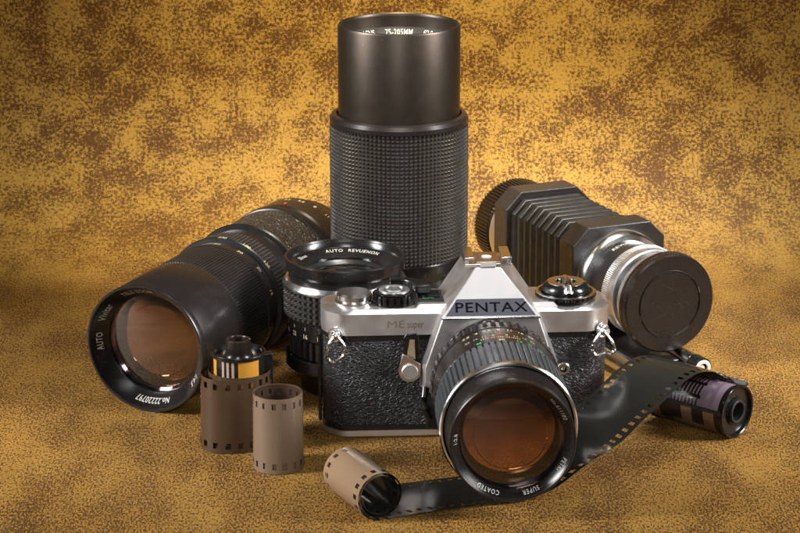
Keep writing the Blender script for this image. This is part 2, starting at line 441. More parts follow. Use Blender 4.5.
text_flat(pt, 'AUTO', 2.0, topm(-27.5, 10, 64.45), 0); text_flat(pt, 'x', 2.5, topm(-29.5, 13.5, 64.45), 0)
for i in range(3): pt.box(-25.5, -21.8, 12+3.6*i, 13.8+3.6*i, 64.3, 64.9, 1)
pt.build('readout_mark', ['green', 'black_matte'], pn, smooth=False)
# rewind side
rw = MB(); pts = []
for k in range(120):
    a = 2*PI*k/120; r = 13.9+(0.35 if k % 4 < 2 else -0.25); pts.append((37+r*math.cos(a), 14+r*math.sin(a)))
rw.disc(13.2, 61.8, 64.0, 64, cx=37, cy=14); rw.prism(pts, 64.0, 65.4)
rwo = rw.build('rewind_dial', 'black', camr)
q = MB(); q.ring(12.6, 14.0, 65.35, 66.0, 96, cx=37, cy=14, bev=0.2); q.build('dial_rim', 'polish', rwo)
q = MB(); q.lathe([(11.2, 65.4), (11.4, 66.2), (11.0, 68.0), (9.6, 69.7), (8.8, 70.1), (5.0, 70.1), (4.6, 69.4), (0.01, 69.4)], 64, cx=37, cy=14)
q.build('rewind_knob', 'black', rwo)
q = MB(); q.ring(5.0, 8.6, 70.0, 70.5, 64, cx=37, cy=14, bev=0.15)
q.tube([(37, 17, 70.4), (37, 8, 70.8), (37, 4.5, 69.8), (37, 2.6, 67.0)], 2.2, 12)
q.build('rewind_crank', 'polish', rwo)

# mirror housing with sloped sides
def housing(yb, yf, bt, bb, zt, zm, z0):
    # outline at the back (wider) and front
    bk = [(-bb, yb, z0), (bb, yb, z0), (bb, yb, zm), (bt+1, yb, zt), (-bt-1, yb, zt), (-bb, yb, zm)]
    fr = [(-bb+2.5, yf, z0), (bb-2.5, yf, z0), (bb-2.5, yf, zm), (bt-0.6, yf, zt), (-bt+0.6, yf, zt), (-bb+2.5, yf, zm)]
    return bk, fr
mb = MB(); bk, fr = housing(2, -8, 22.6, 32.5, 60.2, 36, 25); mb.hexa(bk, fr)
mb.build('mirror_housing', 'chrome', camr, bevel=0.5)
MB().box(-29.5, 29.5, -7.2, 1.5, 6.6, 25.2).build('mount_block', 'black', camr, bevel=1.0)
# prism
mb = MB()
B = [(-22.4, -8.2, 60.4), (22.4, -8.2, 60.4), (22.4, 29, 61.8), (-22.4, 29, 61.8)]
T = [(-5.8, 7, 79.6), (5.8, 7, 79.6), (10.5, 29, 79.6), (-10.5, 29, 79.6)]
mb.hexa(B, T); pr = mb.build('prism_housing', 'chrome', camr, bevel=0.45)
MB().box(-22.8, 22.8, -8.9, -7.0, 59.6, 60.5).build('prism_edge', 'polish', pr, bevel=0.2)
# nameplate on the lower third of the sloping front
def fp(x, t, off): # point on front slope, t = 0 bottom .. 1 top
    nrm = Vector((0, -19.2, 15.2)).normalized()
    return Vector((x, -8.2+15.2*t, 60.4+19.2*t)) + nrm*off
def hw(t): return 22.4+(5.8-22.4)*t
t0, t1 = 0.03, 0.365
mb = MB(); ob_ = 0.22
b4 = [fp(-hw(t0)+1.3, t0, -0.3), fp(hw(t0)-1.3, t0, -0.3), fp(hw(t1)-1.1, t1, -0.3), fp(-hw(t1)+1.1, t1, -0.3)]
t4 = [fp(-hw(t0)+1.3, t0, ob_), fp(hw(t0)-1.3, t0, ob_), fp(hw(t1)-1.1, t1, ob_), fp(-hw(t1)+1.1, t1, ob_)]
mb.hexa(b4, t4); npl = mb.build('nameplate', 'plate', pr)
ux = Vector((1, 0, 0)); uy = Vector((0, 15.2, 19.2)).normalized(); uz = ux.cross(uy)
mm_ = Matrix((ux, uy, uz)).transposed().to_4x4(); mm_.translation = fp(0.2, 0.185, 0.32)
mb = MB(); text_flat(mb, 'PENTAX', 6.8, mm_, sx=1.24, spacing=1.08, bold=0.05)
mb.build('brand_lettering', 'ink', npl, smooth=False)
# hot shoe
mb = MB(); mb.box(-10.8, 10.8, 7.2, 26, 79.7, 81.2)
for sx in (-1, 1):
    mb.box(*sorted((sx*10.8, sx*9.0)), 7.2, 26, 81.2, 84.2); mb.box(*sorted((sx*10.8, sx*6.2)), 7.2, 26, 83.2, 84.3)
hs = mb.build('hot_shoe', 'polish', camr, bevel=0.25)
mb = MB(); mb.box(-5.6, 5.6, 8.2, 25, 81.2, 82.0); mb.build('shoe_plate', 'warmsteel', hs, bevel=0.2)
mb = MB(); mb.disc(2.4, 82.0, 82.3, 32, cx=0, cy=16); mb.box(-3.6, 3.6, 6.9, 7.5, 80.0, 81.9)
mb.build('shoe_contact', 'white', hs)
# strap lugs and rings
for sx in (-1, 1):
    lx = -70.5 if sx < 0 else 52.5
    mb = MB(); mb.disc(3.6, 0, 1.2, 32, bev=0.3); mb.disc(2.4, 1.0, 4.2, 32, bev=1.0)
    nx_ = Vector((sx*0.55, -0.83, 0)); fmx = frame((lx, 1.8, 50.2), nx_)
    lug = mb.build('strap_lug', 'polish', camr, mx=fmx)
    if sx < 0: ring = [(0, 1.5), (4.4, -4.2), (4.0, -8.6), (-1.0, -12.2), (-3.6, -10.5), (-3.9, -4.2)]
    else: ring = [(0, 1.5), (5.4, -5.5), (5.8, -9.0), (3.8, -10.8), (1.6, -9.8), (0.2, -10.2), (-2.8, -11.2), (-4.6, -9.0), (-4.2, -5.0)]
    P = []
    mrg = len(ring)
    for i in range(mrg):       # rounded corners
        p = Vector(ring[i]); a = Vector(ring[i-1]); c = Vector(ring[(i+1) % mrg])
        for k in range(5):
            t = 0.5+(k-2)*0.0; u = k/4
            s0 = p.lerp(a, 0.3); s1 = p.lerp(c, 0.3)
            P.append(s0.lerp(p, u).lerp(p.lerp(s1, u), u))
    mb = MB()
    for dz in (0, 0.85): mb.tube([(lx+p.x-0.3, -3.4-dz-p.y*0.03, 50.6+p.y) for p in P], 0.62, 8, closed=True)
    mb.build('strap_ring', 'polish', lug)
# self timer
tm = MB(); tx = -36.6
tm.prism([(-3.6, -1), (3.6, -1), (3.6, 14.5), (2.2, 16.6), (-2.2, 16.6), (-3.6, 14.5)], 0, 1.6)
slot = tm.build('timer_slot', 'black', camr, mx=frame((tx+0.6, -0.1, 34.5), (0, -1, 0)), bevel=0.4)
g = MB(); g.prism([(-2.4, 1.2), (1.6, 0.2), (1.2, 9.6), (-1.0, 9.6)], 1.6, 2.0)
g.build('timer_scale', 'gold', slot, mx=frame((tx+0.9, -0.1, 38.6), (0, -1, 0)))
tm = MB(); P = [(5.2*math.cos(R(a)), 5.2*math.sin(R(a))) for a in range(165, 370, 10)] + [(5.0, 3.5), (-3.2, 8.8)]
tm.prism(P, 0, 2.4)
tl = tm.build('timer_lever', 'warmsteel', camr, mx=frame((tx-0.2, -1.6, 33.4), (0, -1, 0)), bevel=0.35)
g = MB(); g.disc(3.9, 2.3, 3.6, 40, bev=0.4); g.build('timer_knob', 'chrome', tl, mx=frame((tx-0.2, -1.6, 33.4), (0, -1, 0)))
# sync socket and lens release
g = MB(); g.ring(1.6, 3.0, 0, 3.0, 32, bev=0.3); g.disc(1.0, 0, 2.6, 20)
g.build('sync_socket', 'polish', camr, mx=frame((34.5, -0.2, 33), (0, -1, 0)))
g = MB(); g.tube([(-29.5, -8, 27), (-31, -10, 23), (-30.6, -11, 18), (-28, -11, 13)], 1.8, 12)
g.build('lens_release', 'black', camr)

# mounted telephoto lens
LA = frame((0, 0, 36), (0, -1, 0))
mb = MB(); mb.ring(16, 23.5, 7.9, 10.5); mb.ring(16, 23, 10.4, 13); mb.ring(16, 22.5, 12.5, 29); mb.ring(20, 28.8, 37.6, 57.2, bev=0.4); mb.ring(20, 26.5, 57, 88)
mb.lathe([(25, 87), (27.6, 89.5), (27.0, 92), (26.4, 97), (26.6, 100), (27.0, 102.5), (27.0, 105.4), (26.6, 106), (25.9, 106), (25.5, 105.4)], 128)
lens = mb.build('mounted_lens', 'satin', camr, mx=LA)
mb = MB(); pts = []
for zz in (12.5, 29.5):
    pass
us = list(range(48*6))
def apr(u, v):
    ph = (u % 6); h = 0.9 if ph in (1, 2, 3) else 0
    r = {0: 20, 1: 27.6, 2: 28.4+h, 3: 28.4+h, 4: 29.0, 5: 29.0, 6: 20}[v]
    z = {0: 27.6, 1: 27.6, 2: 28.2, 3: 34.5, 4: 35.2, 5: 37.4, 6: 38.0}[v]
    a = 2*PI*u/(48*6); return (r*math.cos(a), r*math.sin(a), z)
mb.surf(us, list(range(7)), apr, cu=True); mb.build('aperture_ring', 'satin', lens, mx=LA)
# rubber grip: ribs cut by fine cross grooves
mb = MB(); NR = 64; us = [(k+q, h) for k in range(NR) for q, h in ((0, 0), (0.16, 0), (0.3, 1), (0.88, 1))]
vs = [(57.4, -1), (57.5, 0.7)]; nrow = 20
for k in range(nrow):
    z = 58.0+k*(27.2/nrow); p = 27.2/nrow; vs += [(z, 0.78), (z+p*0.35, 0.78), (z+p*0.45, 1), (z+p*0.9, 1)]
vs += [(85.6, 0.7), (85.8, -1)]
def gr(u, v):
    r = 27.9+1.5*min(u[1], max(v[1], 0)) if v[1] >= 0 else 26.8
    if v[1] >= 0 and u[1] == 0: r = 28.0+(0.35 if v[1] == 1 else 0)
    a = 2*PI*u[0]/NR; return (r*math.cos(a), r*math.sin(a), v[0])
mb.surf(us, vs, gr, cu=True); mb.build('focus_grip', 'rubber_blue', lens, mx=LA, sharp=25)
mb = MB(); mb.lathe([(26, 85.8), (29.2, 85.8), (29.8, 86.5), (29.8, 88.6), (29.2, 89.2), (28.4, 89.2), (27.5, 88)], 160)
mb.build('silver_ring', 'polish', lens, mx=LA)
mb = MB(); mb.lathe([(25.7, 105.6), (25.3, 105.0), (22.7, 102.2), (22.6, 101.8), (22.5, 95), (23.5, 94)], 128)
nr_ = mb.build('name_ring', 'black', lens, mx=LA)
zf = lambda r: 102.2+(r-22.7)*1.077+0.10
mb = MB(); sk = dict(bold=0.02)
text_front(mb, 'PETRI', 2.15, 118, 24.0, zf, spacing=1.25, **sk); text_front(mb, 'SUPER', 2.15, 160, 24.0, zf, spacing=1.3, **sk)
text_front(mb, 'COATED', 2.15, 205, 24.0, zf, spacing=1.3, **sk); text_front(mb, '1:2.8', 2.1, 272, 24.0, zf, spacing=1.2, **sk)
text_front(mb, 'No.611102', 2.15, 55, 24.0, zf, spacing=1.2, **sk)
mb.build('name_lettering', 'white', nr_, mx=LA, smooth=False)
def element(r, z, sag, n=20, seg=96):
    m_ = MB(); prof = []
    for i in range(n+1):
        q = r*(1-i/n); prof.append((max(q, 0.001), z+sag*(1-(q/r)**2)))
    m_.lathe(prof, seg); return m_
def lens_stack(parent, MX, r, z, coat, sag=3.0, inner=0.66, depth=9.0):
    """clear front element with real thickness, a stepped barrel behind it and a coated inner element"""
    f_ = MB(); prof = [(r*(1-i/20) if i < 20 else 0.001, z+sag*(1-(1-i/20)**2)) for i in range(21)]
    back = [(r*k/20 if k else 0.001, z-1.6+sag*0.75*(1-(k/20)**2)) for k in range(21)]
    f_.lathe(prof + back + [(r, z)], 96); f_.build('front_glass', 'glass', parent, mx=MX, sharp=50)
    t = MB(); ri = r*inner
    t.lathe([(r*1.02, z-1.4), (r*0.985, z-1.8), (r*0.965, z-3.4), (r*0.955, z-3.9), (r*0.945, z-4.6), (max(r*0.80, ri+0.4), z-depth+0.6), (ri+0.2, z-depth+0.3), (ri, z-depth), (ri*0.98, z-depth-3)], 96)
    t.build('inner_barrel', 'barrel_brown', parent, mx=MX)
    v_ = MB(); v_.lathe([(r*0.99, z-1.72), (r*0.93, z-2.6)], 96); v_.build('coated_edge', 'coat_violet', parent, mx=MX)
    e_ = MB(); e_.lathe([(ri, z-depth+0.1), (ri*0.90, z-depth+0.55), (ri*0.78, z-depth+1.0), (ri*0.765, z-depth+0.75)] + [(ri*0.765*(1-k/10) if k < 10 else 0.001, z-depth+0.75+0.8*(1-(1-k/10)**2)) for k in range(1, 11)], 96)
    e_.build('coated_element', coat, parent, mx=MX)
lens_stack(lens, LA, 22.5, 100.0, 'coat_amber', 2.2, 0.90, 6.0)
mb = MB()
topang = 90
for i, s_ in enumerate(['2.8', '4', '5.6', '8', '11', '16', '22']): text_side(mb, s_, 3.0, topang+30-i*10, 28.8, 41.2, 0, front_up=False, bold=0.03)
for i, s_ in enumerate(['22', '16', '11', '8']):
    text_side(mb, s_, 2.6, topang+30-i*8, 28.8, 48.2, 0, front_up=False); text_side(mb, s_, 2.6, topang-30+i*8, 28.8, 48.2, 0, front_up=False)
for i in range(-9, 10): text_side(mb, 'l', 2.8, topang+i*1.9, 28.8, 51.0, 1 if abs(i) in (2, 5) else 0, bold=0.02)
text_side(mb, 'v', 4.0, topang, 28.8, 46.4, 1, front_up=True, bold=0.2)
for x, s_ in ((20, 'M'), (0, '30'), (-16, '15'), (-26, 'ft'), (-36, '10')): text_side(mb, s_, 3.2, topang+x, 28.8, 55.0, 2 if x else 0, front_up=False, bold=0.05)
mb.build('scale_lettering', ['cream', 'red', 'green'], lens, mx=LA, smooth=False)

# ------------------------------------------------------------------ lying telephoto zoom lens
VR = thing('telephoto_zoom_lens', 'long black zoom lens lying on its side at the left, wide glass front facing forward', 'lens', (-121.5, 32, 0), 0, 'camera lenses')
VM = frame((0, 0, 31.7), (-0.407, -0.913, -0.022))
mb = MB()
mb.lathe([(30.2, -0.6), (30.6, 0), (31.5, 0), (31.8, -0.5), (31.8, -3.4), (31.4, -3.8), (31.4, -4.4), (31.7, -5), (31.6, -38), (31.2, -40.5)], 160)
mb.lathe([(26, -68), (31.2, -69.5), (31.6, -71), (30.6, -79), (28, -80)], 128); mb.lathe([(28, -93), (29.6, -94), (30.2, -104), (30.5, -105)], 128)
mb.lathe([(30, -138), (32.3, -139), (32.6, -140), (32.6, -143.5), (31, -144.2), (31, -147), (32.0, -148), (31.4, -157), (31.4, -165), (30.6, -167), (28, -168), (27, -178), (20, -178.5)], 128)
vb = mb.build('barrel', 'satin', VR, mx=VM)
mb = MB(); knurl(mb, 30.6, -69.6, -40.3, 0.75, 130, 1, duty=(0.38, 0.1), rows=False); mb.build('focus_grip', 'rubber', VR, mx=VM, sharp=25)
mb = MB(); knurl(mb, 31.0, -93.5, -81.5, 1.2, 100, 1, duty=(0.38, 0.1), rows=False)
mb.build('zoom_ring', 'rubber_grey', VR, mx=VM, sharp=25)
mb = MB(); mb.lathe([(29, -79.5), (32.6, -80.2), (33, -81), (32.4, -81.8), (29, -82)], 128); mb.lathe([(29, -104.6), (32.6, -105), (33.2, -106), (32.8, -107.6), (29, -108)], 128)
mb.build('raised_collar', 'stripe', VR, mx=VM)
mb = MB(); mb.lathe([(29, -107.8), (31.6, -108), (31.8, -109), (31.8, -137.5), (31, -138)], 128); mb.build('rear_grip', 'texture', VR, mx=VM)
mb = MB(); mb.lathe([(30.3, -0.6), (29.6, -2.0), (25.2, -7.5), (24.4, -8.2), (24.3, -12), (25, -13)], 128); vn = mb.build('name_ring', 'black', VR, mx=VM)
zf = lambda r: -7.5+(r-25.2)*1.25+0.12
for body, size, ang, bo in (('AUTO', 3.0, 268, .03), ('Vivitar', 3.5, 301, .03), ('TELE-ZOOM', 2.9, 348, .03), ('1:4.5', 3.0, 120, .03), ('No.22220797', 3.0, 178, .05)):
    mb = MB(); text_front(mb, body, size, ang, 27.4, zf, bold=bo, spacing=1.1); mb.build('name_lettering', 'white', vn, mx=VM, smooth=False)
lens_stack(VR, VM, 24.4, -9.5, 'coat_brown', 2.4, 0.93, 6.0)
def vscale(items, start, step, r, z, lift, size):
    for i, s_ in enumerate(items):
        mb = MB(); text_side(mb, s_, size, start+i*step, r, z, 0, front_up=False, lift=lift, bold=0.03); mb.build('scale_number', 'cream', vb, mx=VM, smooth=False)
vscale(['15', '20', '30', '60', '100'], 18, 24, lambda z: 31.6+(z+71)*0.125, -75, 0.08, 3.4)
vscale(['135', '180', '230'], 42, 24, 31.0, -80.6, 2.0, 3.2)
vscale(['22', '16', '11', '8', '5.6', '4.5'], 22, 15, 31.4, -161, 0.08, 3.2)
mb = MB(); mb.disc(0.9, 32.0, 32.4, 24); mb.build('index_mark', 'red', vb, mx=VM @ Matrix(((1,0,0,0),(0,0,1,0),(0,-1,0,-151),(0,0,0,1))))

# ------------------------------------------------------------------ short standard lens standing on its cap
SR = thing('standard_lens', 'short black lens with studded grip and silver ring, standing face up behind the camera', 'lens', (-27, 72, 0), 0, 'camera lenses')
mb = MB()
mb.disc(22, 0, 12.5, 96, bev=0.8); mb.ring(15, 28.2, 29, 38.5, 128, bev=0.6)
mb.lathe([(20, 54), (28.4, 55.6), (27.6, 57.4), (27.4, 59.6), (29.3, 61.6), (29.6, 62.0), (29.6, 66.4), (29.1, 67), (28.3, 67), (27.8, 66.2)], 160)
sb_ = mb.build('barrel', 'black', SR)
mb = MB(); mb.lathe([(27.9, 66.3), (27.2, 65.4), (26.6, 63.4), (22.2, 61.6), (19.4, 60.2), (19.2, 56)], 128); sn = mb.build('name_ring', 'black', SR)
zf = lambda r: 61.6+(r-22.2)*0.41+0.14
mb = MB(); text_front(mb, 'AUTO', 2.9, -14, 23.8, zf, bold=0.03, spacing=1.2); text_front(mb, 'REVUENON', 2.9, 23, 23.8, zf, bold=0.03, spacing=1.15)
text_front(mb, '50mm', 2.8, -62, 23.8, zf, bold=0.03)
mb.build('name_lettering', 'white', sn, smooth=False)
mb = MB(); mb.lathe([(20, 53), (30.0, 53), (30.6, 53.5), (30.6, 54.4), (30.2, 55.2), (28.8, 57.0), (27, 57.2)], 128); mb.build('silver_ring', 'polish', SR)
mb = MB(); knurl(mb, 28.2, 38.4, 53.2, 1.9, 56, 5, duty=(0.14, 0.22)); mb.build('focus_grip', 'rubber_grey', SR, sharp=20)
mb = MB(); knurl(mb, 26.4, 19.5, 29.2, 1.5, 44, 1, duty=(0.34, 0.12), rows=False); mb.build('aperture_ring', 'satin', SR, sharp=25)
mb = MB(); mb.lathe([(15, 12.4), (28.5, 12.4), (29.2, 13), (29.2, 18.6), (28.6, 19.2), (15, 19.6)], 128); mb.build('mount_flange', 'black', SR)
mb = MB(); mb.lathe([(19.3, 59), (17.2, 57.6), (16.4, 56.4), (15.2, 56.0), (14.8, 52)], 96); mb.build('inner_barrel', 'stripe', SR)
f_ = MB(); f_.lathe([(18.6*(1-i/16) if i < 16 else 0.001, 57.4+2.4*(1-(1-i/16)**2)) for i in range(17)] , 96); 
f_.lathe([(18.6, 57.4), (0.001, 57.2)], 96); f_.build('front_glass', 'glass', SR, sharp=50)
element(15.5, 53.6, 2.6).build('coated_element', 'coat_grey', SR)
mb = MB()
for i, s_ in enumerate(['8', '11', '16', '22', '16', '11']):
    text_side(mb, s_, 3.2, 262-i*17, 28.2, 31.6, 0, front_up=True, bold=0.03); text_side(mb, 'l', 2.4, 262-i*17, 28.2, 35.4, 0, bold=0.02)
mb.build('scale_lettering', 'cream', sb_, smooth=False)

# ------------------------------------------------------------------ tall zoom lens
TR = thing('zoom_lens', 'tall dark grey zoom lens with finely studded grip, standing upright behind everything', 'lens', (-0.5, 134, 0), 0, 'camera lenses')
mb = MB()
mb.disc(26, 0, 8, 96, bev=0.8); mb.lathe([(24, 7.8), (30.5, 9), (30.5, 22), (32, 24), (33.4, 26), (33.6, 44)], 128)
mb.lathe([(30, 43), (34.2, 43.4), (34.4, 44), (34.4, 51.6), (34, 52.2)], 128)
mb.build('barrel', 'black', TR)
mb = MB(); knurl(mb, 33.9, 52.0, 119.5, 1.3, 96, 34, duty=(0.22, 0.26)); mb.build('zoom_grip', 'rubber_grey', TR, sharp=20)
mb = MB(); mb.lathe([(34.4, 119), (35.2, 119.8), (35.2, 122.0), (34.0, 123.8), (31.8, 124.4), (31.2, 123.4), (31.2, 118)], 160); mb.build('grip_collar', 'satin', TR)
mb = MB(); mb.lathe([(30.8, 118), (30.8, 168.6), (30.3, 169.6), (29.7, 169.8), (29.2, 169.2), (29.0, 168), (28.8, 160), (28.2, 158)], 160); mb.build('front_hood', 'tallblk', TR)
mb = MB(); mb.lathe([(29.1, 163.2), (28.8, 162.4), (25.2, 157.6), (23.5, 156.5), (23.4, 150)], 128); tn = mb.build('name_ring', 'black_matte', TR)
zf = lambda r: 157.6+(r-25.2)*1.33+0.15
mb = MB(); text_front(mb, '75-205MM', 3.0, 0, 26.9, zf, bold=0.05, spacing=1.1); text_front(mb, 'LENS', 3.0, -34, 26.9, zf, bold=0.05); text_front(mb, 'f/3.8', 3.0, 33, 26.9, zf, bold=0.05)
mb.build('name_lettering', 'white', tn, smooth=False)
element(23.4, 151, 3).build('front_glass', 'coat_brown', TR)

# ------------------------------------------------------------------ macro bellows
BR = thing('macro_bellows', 'black macro bellows with pleated cloth, silver collars and capped end on chrome rails', 'bellows', (136, 93, 0), 0)
BMX = frame((0, 0, 34.8), (0.41, -0.912, 0))
def lb(mb): return mb
mb = MB(); mb.lathe([(0.001, -2.2), (16.6, -2.2), (17.2, -1.5), (17.4, -2.2), (24.6, -2.2), (25.4, -3.0), (25.5, -8.6), (25.0, -9.2), (22, -9.4)], 128)
cap = mb.build('lens_cap', 'capbrown', BR, mx=BMX)
mb = MB(); knurl(mb, 24.9, -9.0, -5.4, 0.8, 110, 1, rows=False); mb.build('cap_knurl', 'capbrown', cap, mx=BMX, sharp=25)
for sx in (-1, 1):
    mb = MB(); mb.add([(sx*17.0, -1.5, -2.1), (sx*17.0, 1.5, -2.1), (sx*17.6, 1.5, -2.1), (sx*17.6, -1.5, -2.1)], [(0,1,2,3)]); mb.build('cap_wear_mark', 'lcream', cap, mx=BMX @ Matrix.Rotation(R(18), 4, 'Z'), smooth=False)
mb = MB(); mb.ring(15, 21.0, -22, -12, 128); mb.ring(15, 21.4, -49, -30, 128); bb_ = mb.build('extension_barrel', 'stripe', BR, mx=BMX)
mb = MB(); text_side(mb, 'REVUE', 3.6, 106, 21.4, -42.5, 0, front_up=False, bold=0.05, spacing=1.05); mb.build('brand_lettering', 'white', bb_, mx=BMX, smooth=False)
mb = MB(); mb.ring(15, 23.4, -14.8, -9.2, 128); knurl(mb, 23.2, -14.0, -9.4, 0.4, 120, 1, rows=False)
mb.build('front_collar', 'alu', BR, mx=BMX)
mb = MB(); mb.ring(15, 23.2, -32, -20.5, 128, bev=0.8); knurl(mb, 23.1, -31.0, -25.8, 0.35, 140, 6, duty=(0.3, 0.2)); mb.build('knurled_collar', 'alu', BR, mx=BMX, sharp=20)
mb = MB(); mb.lathe([(20, -47), (24.0, -47.5), (24.8, -48.6), (25.6, -51), (25.6, -54.8), (20, -55.2)], 128); mb.build('mount_collar', 'polish', BR, mx=BMX)
def octo(hw_, zt, zb, ch): # local XY polygon around axis height 35.5
    t, b2 = zt-35.5, zb-35.5
    return [(-hw_+ch, b2), (hw_-ch, b2), (hw_, b2+ch), (hw_, t-ch), (hw_-ch, t), (-hw_+ch, t), (-hw_, t-ch), (-hw_, b2+ch)]
mb = MB(); mb.prism(octo(27, 63.5, 9.6, 9), -70, -55); mb.build('front_standard', 'platelthr', BR, mx=BMX, bevel=0.6)
mb = MB(); mb.prism(octo(26, 64, 9.6, 9), -148, -133); mb.build('rear_standard', 'platelthr', BR, mx=BMX, bevel=0.6)
mb = MB(); npl_ = 9; sec = []
for k in range(npl_):
    z0 = -69.8-k*(63.4/npl_); p = 63.4/npl_
    for q, h in ((0.0, 0), (0.10, 0), (0.34, 0.93), (0.40, 1), (0.80, 1), (0.86, 0.93)): sec.append((z0-q*p, h))
sec.append((-133.2, 0))
def ob2(h): return octo(18.0+5.6*h, 53.4+7.0*h, 14-3*h, 7)
loops = [[(x, y, z) for x, y in ob2(h)] for z, h in sec]
v = [p for l in loops for p in l]; f = []
for i in range(len(loops)-1): f += [(i*8+k, (i+1)*8+k, (i+1)*8+(k+1) % 8, i*8+(k+1) % 8) for k in range(8)]
mb.add(v, f); mb.build('pleated_bellows', 'pleat', BR, mx=BMX, sharp=20, bevel=0.35)
mb = MB(); mb.lathe([(15, -147.6), (24.6, -148.2), (25.0, -149), (25.0, -156), (24, -157), (22.6, -159)], 128); mb.build('rear_collar', 'alu', BR, mx=BMX)
mb = MB(); mb.ring(10, 24.2, -176, -158, 128, bev=0.8); knurl(mb, 24.2, -175.2, -158.8, 0.9, 80, 1, rows=False, duty=(0.4, 0.1)); mb.disc(12, -177, -175)
mb.build('rear_cap', 'capbrown', BR, mx=BMX, sharp=25)
for lat in (-24, 9.5):
    mb = MB(); mb.lathe([(0.001, 8), (4.3, 8), (4.9, 7.4), (4.9, -150), (4.4, -150.6), (0.001, -150.6)], 48)
    rmx = BMX @ Matrix.Translation((lat, -29.8, 0))
    rail = mb.build('rail', 'polish', BR, mx=rmx)
    mb = MB(); mb.ring(2.8, 5.2, 7.5, 16, 48, bev=0.6); mb.build('rail_end', 'black', rail, mx=rmx)
    mb = MB(); mb.ring(2.6, 4.4, 15.2, 16.5, 48, bev=0.3); mb.disc(1.6, 8, 15.5, 24)
    mb.build('rail_bushing', 'whitering', rail, mx=rmx)
mb = MB()
for z in (-68, -145): mb.box(-30, 16, -33.5, -26.6, z, z+10)
mb.box(-17, 3, -31, -27.5, -140, 4); mb.build('carriage', 'black', BR, mx=BMX, bevel=0.8)

random.seed(3)
for k in range(11):
    a0 = random.uniform(0, 2*PI); rr_ = random.uniform(1, 14); ln = random.uniform(3, 11); dr = random.choice([0.5, 0.7, 2.3, 2.6, 1.2])+random.uniform(-.3, .3)
    x, y = rr_*math.cos(a0), rr_*math.sin(a0); wd = random.uniform(0.03, 0.07); bend = random.uniform(-0.8, 0.8)
    v = []
    for q in range(7):
        t = q/6-0.5; px_ = x+ln*t*math.cos(dr)-bend*t*t*math.sin(dr); py_ = y+ln*t*math.sin(dr)+bend*t*t*math.cos(dr)
        wq = wd*(1-(2*t)**2)+0.01; v += [(px_-wq*math.sin(dr), py_+wq*math.cos(dr), -2.17), (px_+wq*math.sin(dr), py_-wq*math.cos(dr), -2.17)]
    mb = MB(); mb.add(v, [(2*q, 2*q+1, 2*q+3, 2*q+2) for q in range(6)]); mb.build('scratch', 'scratch', cap, mx=BMX, smooth=False)
# ------------------------------------------------------------------ film cartridges
def cartridge(name, label, loc, MXc, kind):
    root = thing(name, label, 'film cartridge', loc, 0, 'film cartridges')
    r = 11.9
    # shell label as a grid of cells
    us = [2*PI*k/120 for k in range(120)]; vs = [0.8+0.5*k for k in range(86)]
    def cell(i, j):
        a = i*3.0; z = 0.8+0.5*j
        if kind == 'lying':
            if 60 < a < 168:                                  # lilac sticker with bars towards the far end
                if z > 29: return 1 if z < 40 else 0
                if z > 12: return 0 if int(z/1.0) % 2 else (1 if int(a/9) % 4 else 0)
                return 1
            if 176 < a < 292:                                 # chequered contacts
                c_, r_ = int((z-1)/6.2), 0 if a < 216 else 1
                if z > 38: return 0
                if r_ == 0: return 2 if c_ in (0, 1, 3, 5) and not (c_ == 1) else 0
                return 2 if c_ in (0, 2, 3, 4, 5) else 0
            return 0
        else:
            if 225 < a < 264: return 4 if int(a/6) % 2 and z > 33 else (4 if z < 31 else 0)
            if 272 < a < 322: return 3
            if 200 < a < 215: return 3
            return 0
    mb = MB(); mb.surf(us, vs, lambda u, z: (r*math.cos(u), r*math.sin(u), z), cu=True, mfn=cell)
    mb.build('shell', ['lblack', 'lilac', 'lsilver', 'lorange', 'lcream'], root, mx=MXc)
    for z, sg in ((0, -1), (43.2, 1)):
        mb = MB()
        mb.lathe([(r-0.3, z-sg*1.2), (12.6, z-sg*1.2), (12.7, z), (12.5, z+sg*0.5), (12.0, z+sg*0.6), (11.5, z+sg*0.2), (11.2, z-sg*1.4), (8.5, z-sg*1.9), (6.8, z-sg*1.6), (6.4, z-sg*0.6), (5.6, z-sg*0.6)], 96)
        mb.build('end_cap', 'black', root, mx=MXc, sharp=40)
    up = 6.4 if kind == 'standing' else 1.0
    mb = MB(); mb.lathe([(5.7, 41.5), (5.7, 43.2+up-0.4), (5.3, 43.2+up), (4.6, 43.2+up), (4.3, 43.2+up-0.4), (4.2, 36), (0.001, 36)], 64)
    mb.build('spool', 'black_matte' if kind == 'lying' else 'capbrown', root, mx=MXc)
    mb = MB()
    if kind == 'standing':
        mb.box(11.0, 15.6, -1.6, 0.4, 1, 42.0); mb.box(11.2, 15.0, 0.4, 1.6, 1, 42.4)
        mb.build('light_trap', 'lblack', root, mx=MXc @ Matrix.Rotation(R(8), 4, 'Z'), bevel=0.3)
    else:
        mb.box(11.0, 15.2, -1.4, 0.0, 1, 42.0); mb.build('light_trap', 'lblack', root, mx=MXc @ Matrix.Rotation(R(52), 4, 'Z'), bevel=0.3)
    return root
AX = Vector((0.737, -0.675, 0))
cartridge('film_cartridge', 'black film cartridge lying on its side with lilac label and silver chequered contacts', (124.5, 26.5, 0), frame((0, 0, 12.8), AX), 'lying')
cartridge('film_cartridge', 'upright film cartridge with orange and black label, standing inside a brown film coil', (-74.2, -6.5, 0), Matrix.Identity(4), 'standing')

